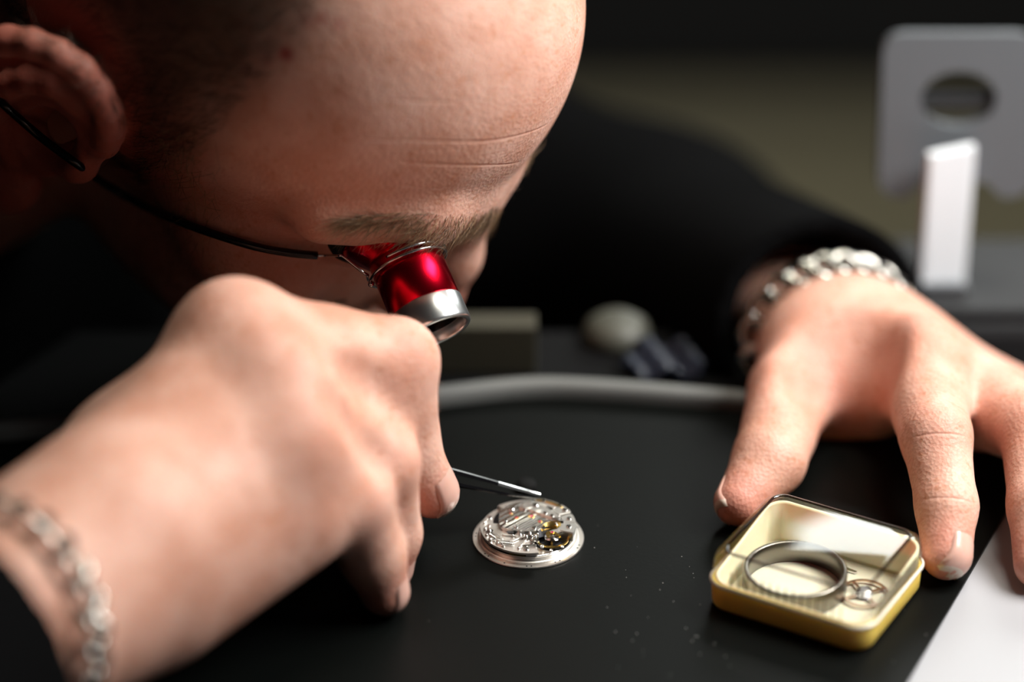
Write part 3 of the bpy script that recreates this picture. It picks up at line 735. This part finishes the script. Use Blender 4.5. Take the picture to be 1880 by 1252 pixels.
mpart('well_gap', poly=[(x-.6, y+3.3) for x, y in arc(7.3, 8.9, 120, 218, 24)], z=(3.2, 3.36), m=GAPDARK)  # solid dark strip coloured as the shaded gap beside the bridge
mpart('rim_gap', poly=arc(9.3, 9.8, -10, 84, 24), z=(3.2, 4.2), m=GAPDARK)  # dark filler coloured as shade between bridge and rim blocks
def screw(x, y, z, r=.75, ang=0, m=STEEL, slot=True):
    h_ = empty('x'); bpy.data.objects.remove(h_)
    o = mpart('screw', [(r, 0), (r, .22), (r*.85, .34), (.02, .36)], m, n=18, at=(x, y, z), smooth=False)
    if slot:
        bm = bmesh.new(); bm_box(bm, (0, 0, .36*mm), (1.7*r*mm, .22*r*mm, .05*mm)); s_ = obj('slot', bm, GAPDARK, o); s_.rotation_euler = (0, 0, ang)
def jewel(x, y, z, r=.55):
    o = mpart('jewel_setting', [(r*1.3, 0), (r*1.25, .12), (r*.9, .14), (r*.8, .05)], GOLD, n=20, at=(x, y, z))
    j = mpart('jewel', [(r*.8, .04), (r*.6, .1), (r*.3, .08), (.02, .02)], RUBY, n=16, parent=o)
for a in ((-4.6, 7.6, 4.75, .9, .3), (2.0, 8.7, 5.25, .8, 1.1), (-6.2, 1.6, 4.75, .6, .8), (4.6, 4.6, 5.25, .55, 2), (-1.0, 6.9, 4.75, .5, .2), (6.4, 3.2, 5.25, .55, 1.7), (-3.3, -1.5, 4.75, .6, 2.2), (1.6, -1.9, 4.75, .6, .5),
          (-10.5, 5.2, 3.3, .7, .9), (-11.2, 1.4, 3.3, .6, 1.9), (11.0, 2.6, 4.75, .65, .7), (10.9, -1.6, 4.9, .7, 2.4), (4.3, 11.3, 5.0, .7, .1), (10.0, 6.4, 5.15, .7, 1.3), (-9.2, -6.8, 3.75, .7, .4), (-.6, -11.0, 3.75, .75, .9), (.9, -8.3, 3.75, .5, .3)): screw(*a)
for a in ((-3.2, 3.1, 4.75), (.8, 3.9, 4.75, .7), (-4.8, 5.2, 4.75, .4), (3.1, 1.2, 4.75, .5)): jewel(*a)
mpart('crown_wheel', [(1.9, 0), (1.9, .4), (1.5, .55), (.95, .55), (.95, .1)], RHOD, n=36, at=(-.2, 8.6, 4.75), label='ring shaped wheel with a hollow centre')
# gears: toothed wheels
def gear(x, y, z, r, teeth, h, m, hole=.35, name='gear_wheel', spokes=0):
    pl = []
    for i in range(teeth*2):
        a = math.pi*i/teeth; rr = r if i % 2 else r*.87; pl.append((rr*math.cos(a), rr*math.sin(a)))
    o = mpart(name, poly=pl, z=(0, h), m=m, at=(x, y, z)); mpart('arbor', [(hole, 0), (hole, h+.35), (hole*.5, h+.5), (.02, h+.5)], STEEL, n=12, parent=o); return o
gear(5.6, 2.3, 3.3, 2.1, 26, .3, GOLD); gear(7.6, 1.2, 3.1, 1.5, 20, .3, GOLD); gear(-2.2, -4.6, 3.75, 1.5, 20, .35, RHOD); gear(.4, -4.4, 3.9, 1.3, 16, .5, STEEL); gear(1.8, -5.6, 3.75, 1.0, 14, .6, STEEL)
gear(-10.4, -2.6, 3.75, 1.1, 14, .4, STEEL); gear(-.6, -6.0, 3.8, .8, 12, .7, STEEL)
# balance
BX, BY, BZ = 6.3, -4.6, 2.9
bal = mpart('balance_wheel', [(4.6, 0), (4.6, .45), (4.15, .45), (4.15, 0), (4.6, 0)], GOLD, n=64, at=(BX, BY, BZ), label='gilt balance wheel')
for k in range(3):
    bm = bmesh.new(); bm_box(bm, S(2.1, 0, .22), S(4.2, .55, .2)); o = obj('spoke', bm, GOLD, bal); o.rotation_euler = (0, 0, .5+k*2.094)
mpart('hub', [(.8, 0), (.8, .6), (.4, .9), (.02, .9)], STEEL, n=16, parent=bal)
sp_ = [Vector(S((.9+.13*k/6.283)*math.cos(k), (.9+.13*k/6.283)*math.sin(k), .6)) for k in np.linspace(0, 2*math.pi*9, 160)]
bm = bmesh.new(); bm_tube(bm, sp_, .00004, 4); obj('hairspring', bm, STEEL, bal)
mpart('balance_floor', poly=circ(4.9, 40, (BX, BY)), z=(2.3, 2.5), m=GAPDARK)
mpart('balance_cock', poly=[tuple(p) for p in spline([(11.6, .2), (12.2, -2.6), (9.4, -3.4), (7.6, -4.6), (6.6, -5.6), (5.4, -5.2), (5.2, -3.9), (6.3, -3.0), (8.2, -2.0), (9.2, .2), (11.6, .2)], 44)[:-1]], z=(4.1, 4.7), m=RHOD, bev=.15)
mpart('regulator_arm', poly=[(4.6, -4.9), (5.0, -6.9), (5.6, -7.0), (5.7, -5.4), (7.1, -5.3), (8.2, -6.9), (8.7, -6.5), (7.4, -4.2), (5.2, -3.8)], z=(4.7, 4.95), m=GOLD, bev=.05)
jewel(6.3, -4.5, 4.95, .5)
# springs and levers on the front deck
for k, (x, y, L, a, wd) in enumerate([(-8.4, -4.6, 4.2, -.9, .5), (-6.6, -7.6, 4.6, -.35, .6), (-3.4, -6.6, 3.8, .5, .5), (-10.8, -.6, 2.6, 1.4, .5), (-1.5, -8.0, 3.2, 1.1, .45), (1.6, -7.2, 2.4, -.6, .6), (-5.2, -4.4, 3.0, -.2, .45), (.3, -9.6, 3.2, .15, .5), (-11.4, 2.8, 2.0, 1.2, .4), (-7.6, -9.0, 2.6, -.7, .45)]):
    pl = [tuple(p) for p in spline([(-L/2, -wd/2), (-L/4, -wd*.8), (L/4, -wd*.3), (L/2, -wd*.7), (L/2+.25, 0), (L/2, wd*.7), (0, wd*.5), (-L/2, wd*.8), (-L/2-.4, 0), (-L/2, -wd/2)], 24)[:-1]]
    o = mpart('lever', poly=pl, z=(0, .35), m=STEEL if k % 2 else RHOD, at=(x, y, 3.75+.12*(k % 3)), bev=.05); o.rotation_euler = (0, 0, a)
for k, (x, y, a, L) in enumerate([(-5.6, -8.9, -.16, 3.4), (-9.6, -5.6, -.9, 2.0)]):
    pts = [Vector(S(-L/2+L*i/90, .42*math.cos(i*.75), .45+.42*math.sin(i*.75))) for i in range(91)]
    bm = bmesh.new(); bm_tube(bm, pts, .00010, 5); o = obj('coil_spring', bm, STEEL, mv, smooth=True); o.location = S(x, y, 3.75); o.rotation_euler = (0, 0, a)
for x, y, r, h_ in [(-11.6, -1.6, .45, .8), (-11.2, -4.4, .4, .6), (-10.2, -7.0, .5, .9), (-4.2, -5.2, .35, .9), (2.4, -4.6, .4, 1.0), (.9, -5.8, .35, 1.1), (-1.2, -5.3, .3, 1.0), (3.6, -8.9, .5, -.3), (6.0, -10.6, .45, -.6), (9.0, -8.8, .45, -.6), (-8.2, -8.2, .4, .5), (-2.6, -10.6, .45, .4)]:
    mpart('pillar', [(r, -.8), (r, h_*.7), (r*.7, h_), (.02, h_)], STEEL if r < .42 else RHOD, n=12, at=(x, y, 3.75), smooth=True)
mv.rotation_euler = (0, 0, 0)

# ------------------------------------------------------------------ parts box
BC = Vector((.0752, -.0272, 0)); BA = math.radians(-30)
YEL = mat('yellow_plastic', (.96, .62, .13), .35, Subsurface_Weight=.5, Subsurface_Scale=.008); YEL.node_tree.nodes['Principled BSDF'].inputs['Subsurface Radius'].default_value = (1, .6, .2)
CREAM = mat('cream_insert', (.86, .80, .62), .55, Subsurface_Weight=.2, Subsurface_Scale=.003)
def clear_plastic(name, tint, ior):
    m = bpy.data.materials.new(name); m.use_nodes = True; nt = m.node_tree; nt.nodes.clear()
    out = N(m, 'ShaderNodeOutputMaterial'); tr = N(m, 'ShaderNodeBsdfTransparent'); tr.inputs[0].default_value = (*tint, 1)
    gl = N(m, 'ShaderNodeBsdfGlossy'); gl.inputs['Roughness'].default_value = .05; ge = N(m, 'ShaderNodeNewGeometry')
    dt = N(m, 'ShaderNodeVectorMath', operation='DOT_PRODUCT'); LK(m, ge.outputs['Normal'], dt.inputs[0]); LK(m, ge.outputs['Incoming'], dt.inputs[1])
    def mth(op, a, b=None):
        x = N(m, 'ShaderNodeMath', operation=op)
        for k_, v_ in ((0, a), (1, b)):
            if v_ is None: continue
            if isinstance(v_, (int, float)): x.inputs[k_].default_value = v_
            else: LK(m, v_, x.inputs[k_])
        return x.outputs[0]
    f0 = 2*((ior-1)/(ior+1))**2      # a thin sheet reflects from both faces
    sch = mth('ADD', mth('MULTIPLY', mth('POWER', mth('SUBTRACT', 1.0, mth('ABSOLUTE', dt.outputs['Value'])), 5.0), 1-f0), f0)
    mx = N(m, 'ShaderNodeMixShader'); LK(m, sch, mx.inputs[0]); LK(m, tr.outputs[0], mx.inputs[1]); LK(m, gl.outputs[0], mx.inputs[2]); LK(m, mx.outputs[0], out.inputs[0]); return m
CLEAR = clear_plastic('clear_plastic', (.97, .965, .95), 1.5)
CLEARE = clear_plastic('dark_refraction_edge', (.14, .12, .12), 1.6)  # dark tint stands in for refraction along the lid bead
box = empty('parts_box', BC, 'small yellow plastic parts box with a clear lid', 'box'); box.rotation_euler = (0, 0, BA)
def loft(sections, n=8, close0=False, close1=False, flipn=False):
    bm = bmesh.new(); R_ = []
    for hx, hy, r, z in sections: R_.append([bm.verts.new((x*mm, y*mm, z*mm)) for x, y in rrect(hx, hy, max(r, .05), n)])
    for A, B in zip(R_, R_[1:]):
        k = len(A)
        for i in range(k): bm.faces.new((A[i], A[(i+1) % k], B[(i+1) % k], B[i]))
    if close0: bm.faces.new(list(reversed(R_[0])))
    if close1: bm.faces.new(R_[-1])
    return bm
BX2, BY2 = 23.0, 19.8
obj('base', loft([(BX2-1.6, BY2-1.6, 4.4, .0), (BX2-.6, BY2-.6, 5.2, .5), (BX2-.2, BY2-.2, 5.6, 1.4), (BX2, BY2, 5.8, 7.6), (BX2-.2, BY2-.2, 5.6, 8.0), (BX2-1.0, BY2-1.0, 5.0, 8.0), (BX2-1.0, BY2-1.0, 5.0, 7.0)], close0=True), YEL, box, smooth=True)
iw = loft([(BX2-1.0, BY2-1.0, 5, 6.0), (BX2-1.0, BY2-1.0, 5, 8.0), (BX2-1.5, BY2-1.5, 4.6, 8.05), (BX2-1.9, BY2-1.9, 4.2, 7.6), (BX2-2.4, BY2-2.4, 3.9, 2.4), (BX2-3.2, BY2-3.2, 3.6, 1.6)])
for v in iw.verts:
    if v.co.z > .007: v.co.z += .0055*max(0, min(1, (v.co.y/mm+BY2)/(2*BY2)))
obj('inner_wall', iw, mat('pale_yellow_plastic', (.92, .80, .54), .4, Subsurface_Weight=.3, Subsurface_Scale=.004), box, smooth=True)
obj('pad', loft([(BX2-2.6, BY2-2.6, 3.8, 1.2), (BX2-2.6, BY2-2.6, 3.8, 1.6), (BX2-3.0, BY2-3.0, 3.6, 1.8)], close1=True), CREAM, box, label='cream pad')
lid = obj('lid', loft([(BX2+.15, BY2+.15, 5.9, 7.4), (BX2+.15, BY2+.15, 5.9, 8.4), (BX2-.1, BY2-.1, 5.7, 8.7), (BX2-.3, BY2-.3, 5.6, 13.2), (BX2-.9, BY2-.9, 5.2, 15.2), (BX2-2.2, BY2-2.2, 4.4, 16.1), (BX2-3.6, BY2-3.6, 3.4, 16.4)], n=10, close1=True), CLEAR, box, smooth=True, label='clear domed lid')
obj('lid_bead', loft([(BX2-2.9, BY2-2.9, 3.7, 16.35), (BX2-3.1, BY2-3.1, 3.6, 16.8), (BX2-3.6, BY2-3.6, 3.2, 16.8), (BX2-3.8, BY2-3.8, 3.1, 16.4)], n=10), CLEARE, lid, smooth=True)
obj('lid_rim', loft([(BX2+.1, BY2+.1, 5.9, 7.3), (BX2+.55, BY2+.55, 6.2, 7.5), (BX2+.55, BY2+.55, 6.2, 8.1), (BX2+.1, BY2+.1, 5.9, 8.4)], n=10), mat('pale_rim', (.85, .80, .70), .2), lid, smooth=True)
RIBM = clear_plastic('clear_ribs', (.78, .77, .74), 1.6)
rbm = bmesh.new(); bm_tube(rbm, [(0, 0, -.0021), (0, 0, .0021)], .00032, 6); ribme = bpy.data.meshes.new('rib'); rbm.to_mesh(ribme); rbm.free(); ribme.materials.append(RIBM)
def rib(x, y, z):
    o = bpy.data.objects.new('rib', ribme); COL.objects.link(o); o.parent = lid; o.location = S(x, y, z)
for i in range(15): rib(-15.4+2.2*i, -BY2+.2, 11)
for i in range(34): rib(BX2-.2, -13+.79*i, 10.6)
bm = bmesh.new(); bm_box(bm, S(BX2-.2, -2.0, 13.6), S(1.2, 3.0, 2.2), bevel=.0004); obj('latch', bm, RIBM, lid)
# steel ring and balance kept in the box
RINGM = mat('grey_steel_ring', (.22, .205, .18), .3, 1.0)
bm = bmesh.new(); bm_lathe(bm, [(r*mm, z*mm) for r, z in ((13.4, 0), (13.6, .3), (13.6, 5.8), (13.3, 6.2), (12.5, 6.2), (12.3, 5.9), (12.3, .3), (12.5, 0), (13.4, 0))], 72)
bmesh.ops.recalc_face_normals(bm, faces=bm.faces)
def inbox(x, y, z): return Matrix.Translation(BC) @ Matrix.Rotation(BA, 4, 'Z') @ Vector(S(x, y, z))
o = obj('steel_ring', bm, RINGM, label='grey steel case ring lying in the yellow box', cat='ring', smooth=True); o.location = inbox(-5.2, -2.2, 1.85)
br2 = empty('balance_wheel', inbox(12.2, 3.4, 1.85), 'small balance wheel lying beside the ring in the yellow box', 'watch part')
COPPER = mat('copper_gilt', (.55, .40, .30), .3, 1.0)
bm = bmesh.new(); bm_lathe(bm, [(r*mm, z*mm) for r, z in ((6.4, .6), (6.4, 1.1), (5.7, 1.1), (5.7, .6), (6.4, .6))], 48); obj('rim', bm, COPPER, br2)
for k in range(4):
    bm = bmesh.new(); bm_box(bm, S(2.9, 0, .85), S(5.8, .8, .3)); q_ = obj('spoke', bm, COPPER, br2); q_.rotation_euler = (0, 0, .4+k*math.pi/2)
bm = bmesh.new(); bm_solid(bm, [(r*mm, z*mm) for r, z in ((1.9, 0), (2.2, .6), (2.0, 1.9), (1.2, 2.3))], 24); obj('hub', bm, RINGM, br2)
bm = bmesh.new(); prism(bm, [(x*mm, y*mm) for x, y in ((-3, -.5), (0, -.9), (3, -.3), (3.2, .5), (0, .4), (-3, .7))], 0, .0006); o = obj('watch_lever', bm, STEEL, label='tiny steel lever behind the ring in the yellow box', cat='watch part'); o.location = inbox(3.0, 12.4, 1.85); o.rotation_euler = (0, 0, -.7)

# ------------------------------------------------------------------ behind the bench
GREYP = mat('grey_plastic', (.11, .12, .132), .5); WHITEP = mat('white_plastic', (.80, .84, .88), .35); DGREY = mat('dark_grey_plastic', (.016, .017, .019), .8)
# low grey machine at the back right, then the holder standing on it
SX, SY = T(1722, 545, -.002)[:2]
mc = empty('machine_body', (SX+.098, SY+.012, 0), 'low grey instrument casing behind the bench at the right', 'instrument')
bm = bmesh.new(); bm_box(bm, (0, 0, -.10), (.22, .060, .196), bevel=.004); obj('casing', bm, DGREY, mc)
bm = bmesh.new(); bm_box(bm, (.035, -.030, -.0005), (.10, .016, .003), bevel=.001); obj('control_strip', bm, GREYP, mc)
bm = bmesh.new(); bm_box(bm, (.04, -.004, .002), (.10, .02, .008), bevel=.002); obj('cover', bm, GREYP, mc)
st_ = empty('holder_stand', (SX, SY-.003, -.002), 'grey holder plate with an oval opening on a bright white post', 'holder')
lean = math.radians(-4)
bm = bmesh.new(); bm_box(bm, (.004, .004, .002), (.05, .034, .004), bevel=.001); obj('foot_plate', bm, DGREY, st_)
bm = bmesh.new(); bm_box(bm, (0, 0, .0275), (.0165, .0030, .050), bevel=.0010); obj('post', bm, WHITEP, st_, label='bright white post').rotation_euler = (0, 0, math.radians(24))
bm = bmesh.new(); bm_box(bm, (0, -.0045, .0063), (.0156, .0025, .0045), bevel=.0006); obj('post_clamp', bm, GREYP, st_)
pl = empty('x'); bpy.data.objects.remove(pl)
# plate: outline with two feet, slots beside the post and an oval opening
def plate_mesh():
    out = []
    W, Ht = .0235, .060
    pts = rrect(W, .0255, .006, 5); pts = [(x, y+.0345) for x, y in pts]
    bm = bmesh.new()
    outer = [(x, y) for x, y in pts]
    hole = [(.0115*math.cos(a), .040+.0085*math.sin(a)) for a in [2*math.pi*i/28 for i in range(28)]]
    legs = [(-.0105, -.002), (-.0105, .014), (.0105, .014), (.0105, -.002)]
    # ring between outline and opening built as a strip of quads
    def ray_out(a):
        dx, dy = math.cos(a), math.sin(a); best = 9
        k = len(outer)
        for i in range(k):
            x1, y1 = outer[i]; x2, y2 = outer[(i+1) % k]; x1, x2 = x1, x2; y1 -= .040; y2 -= .040
            den = dx*(y2-y1)-dy*(x2-x1)
            if abs(den) < 1e-12: continue
            t_ = (x1*(y2-y1)-y1*(x2-x1))/den; u = (x1*dy-y1*dx)/den
            if t_ > 0 and -1e-6 <= u <= 1+1e-6: best = min(best, t_)
        return best
    n = 72; zf, zb = -.003, .003; rings = []
    for kk in range(n):
        a = 2*math.pi*kk/n; ro = ray_out(a)
        if abs(math.cos(a))*ro < .0120 and math.sin(a) < 0: ro = min(ro, .026/abs(math.sin(a)))
        hi_ = 1/math.sqrt((math.cos(a)/.0115)**2+(math.sin(a)/.0085)**2)
        rings.append([bm.verts.new((math.cos(a)*r, z, .040+math.sin(a)*r)) for r, z in ((hi_, zf), (ro, zf), (ro, zb), (hi_, zb))])
    for i in range(n):
        A, B = rings[i], rings[(i+1) % n]
        for j in range(4): bm.faces.new((A[j], A[(j+1) % 4], B[(j+1) % 4], B[j]))
    bmesh.ops.recalc_face_normals(bm, faces=bm.faces); return bm
po = obj('plate', plate_mesh(), GREYP, st_); po.location = (.003, .006, .024); po.rotation_euler = (math.radians(-12), 0, 0)
bm = bmesh.new(); bm_box(bm, (0, .001, .0385), (.024, .003, .0050), bevel=.0006); o = obj('cross_bar', bm, DGREY, po)
# small things behind the lip
PALE = mat('pale_plastic', (.055, .055, .042), .5); BLUE = mat('blue_grey_film', (.03, .04, .065), .35); OLIVE = mat('olive_card', (.03, .027, .014), .8); noise_bump(OLIVE, 200, .1)
bm = bmesh.new(); bm_solid(bm, [(.0105, 0), (.0105, .002), (.0095, .005), (.0065, .0072), (.002, .0078)], 36); o = obj('dust_cover', bm, PALE, smooth=True, label='pale domed plastic cover behind the grey lip', cat='cover'); o.location = (*T(1132, 622, -.0024)[:2], -.0024)
bm = bmesh.new(); g = 14
gv = [[bm.verts.new(((i/g-.5)*.024, (j/g-.5)*.018, .003+.0022*math.sin(i*.9+j*.5)+.0018*math.sin(j*1.3-i*.4))) for j in range(g+1)] for i in range(g+1)]
for i in range(g):
    for j in range(g): bm.faces.new((gv[i][j], gv[i+1][j], gv[i+1][j+1], gv[i][j+1]))
bmesh.ops.solidify(bm, geom=list(bm.faces), thickness=.0006)
o = obj('crumpled_film', bm, BLUE, smooth=True, label='crumpled blue-grey plastic film behind the grey lip', cat='film'); o.location = (*T(1225, 676, -.0024)[:2], -.0022); o.rotation_euler = (0, 0, -.3)
bm = bmesh.new(); c0 = T(985, 690, -.0024); bm_box(bm, (c0[0]-.045, c0[1]+.006, .0055), (.09, .010, .0155), bevel=.0006)
obj('card_box', bm, OLIVE, label='flat olive card box behind the grey lip', cat='box')
# ------------------------------------------------------------------ room
WALL = mat('olive_beige_wall', (.34, .31, .20), .8); noise_bump(WALL, 30, .1, .002)
bm = bmesh.new(); bm_box(bm, (.3, 1.12, -.15), (4.0, .04, 1.6)); obj('wall_back', bm, WALL, kind='structure')
DTRIM = mat('black_panel', (.006, .006, .006), .6)
bm = bmesh.new(); bm_box(bm, (.3, 1.089, .06), (4.0, .02, .81), bevel=.004); obj('wall_panel', bm, DTRIM, label='black cabinet along the upper back wall', cat='panel')  # black panel across the top of the wall
bm = bmesh.new(); bm_box(bm, (.3, .4, -.97), (4.0, 2.4, .04)); obj('floor', bm, mat('dark_floor', (.05, .045, .04), .6), kind='structure')
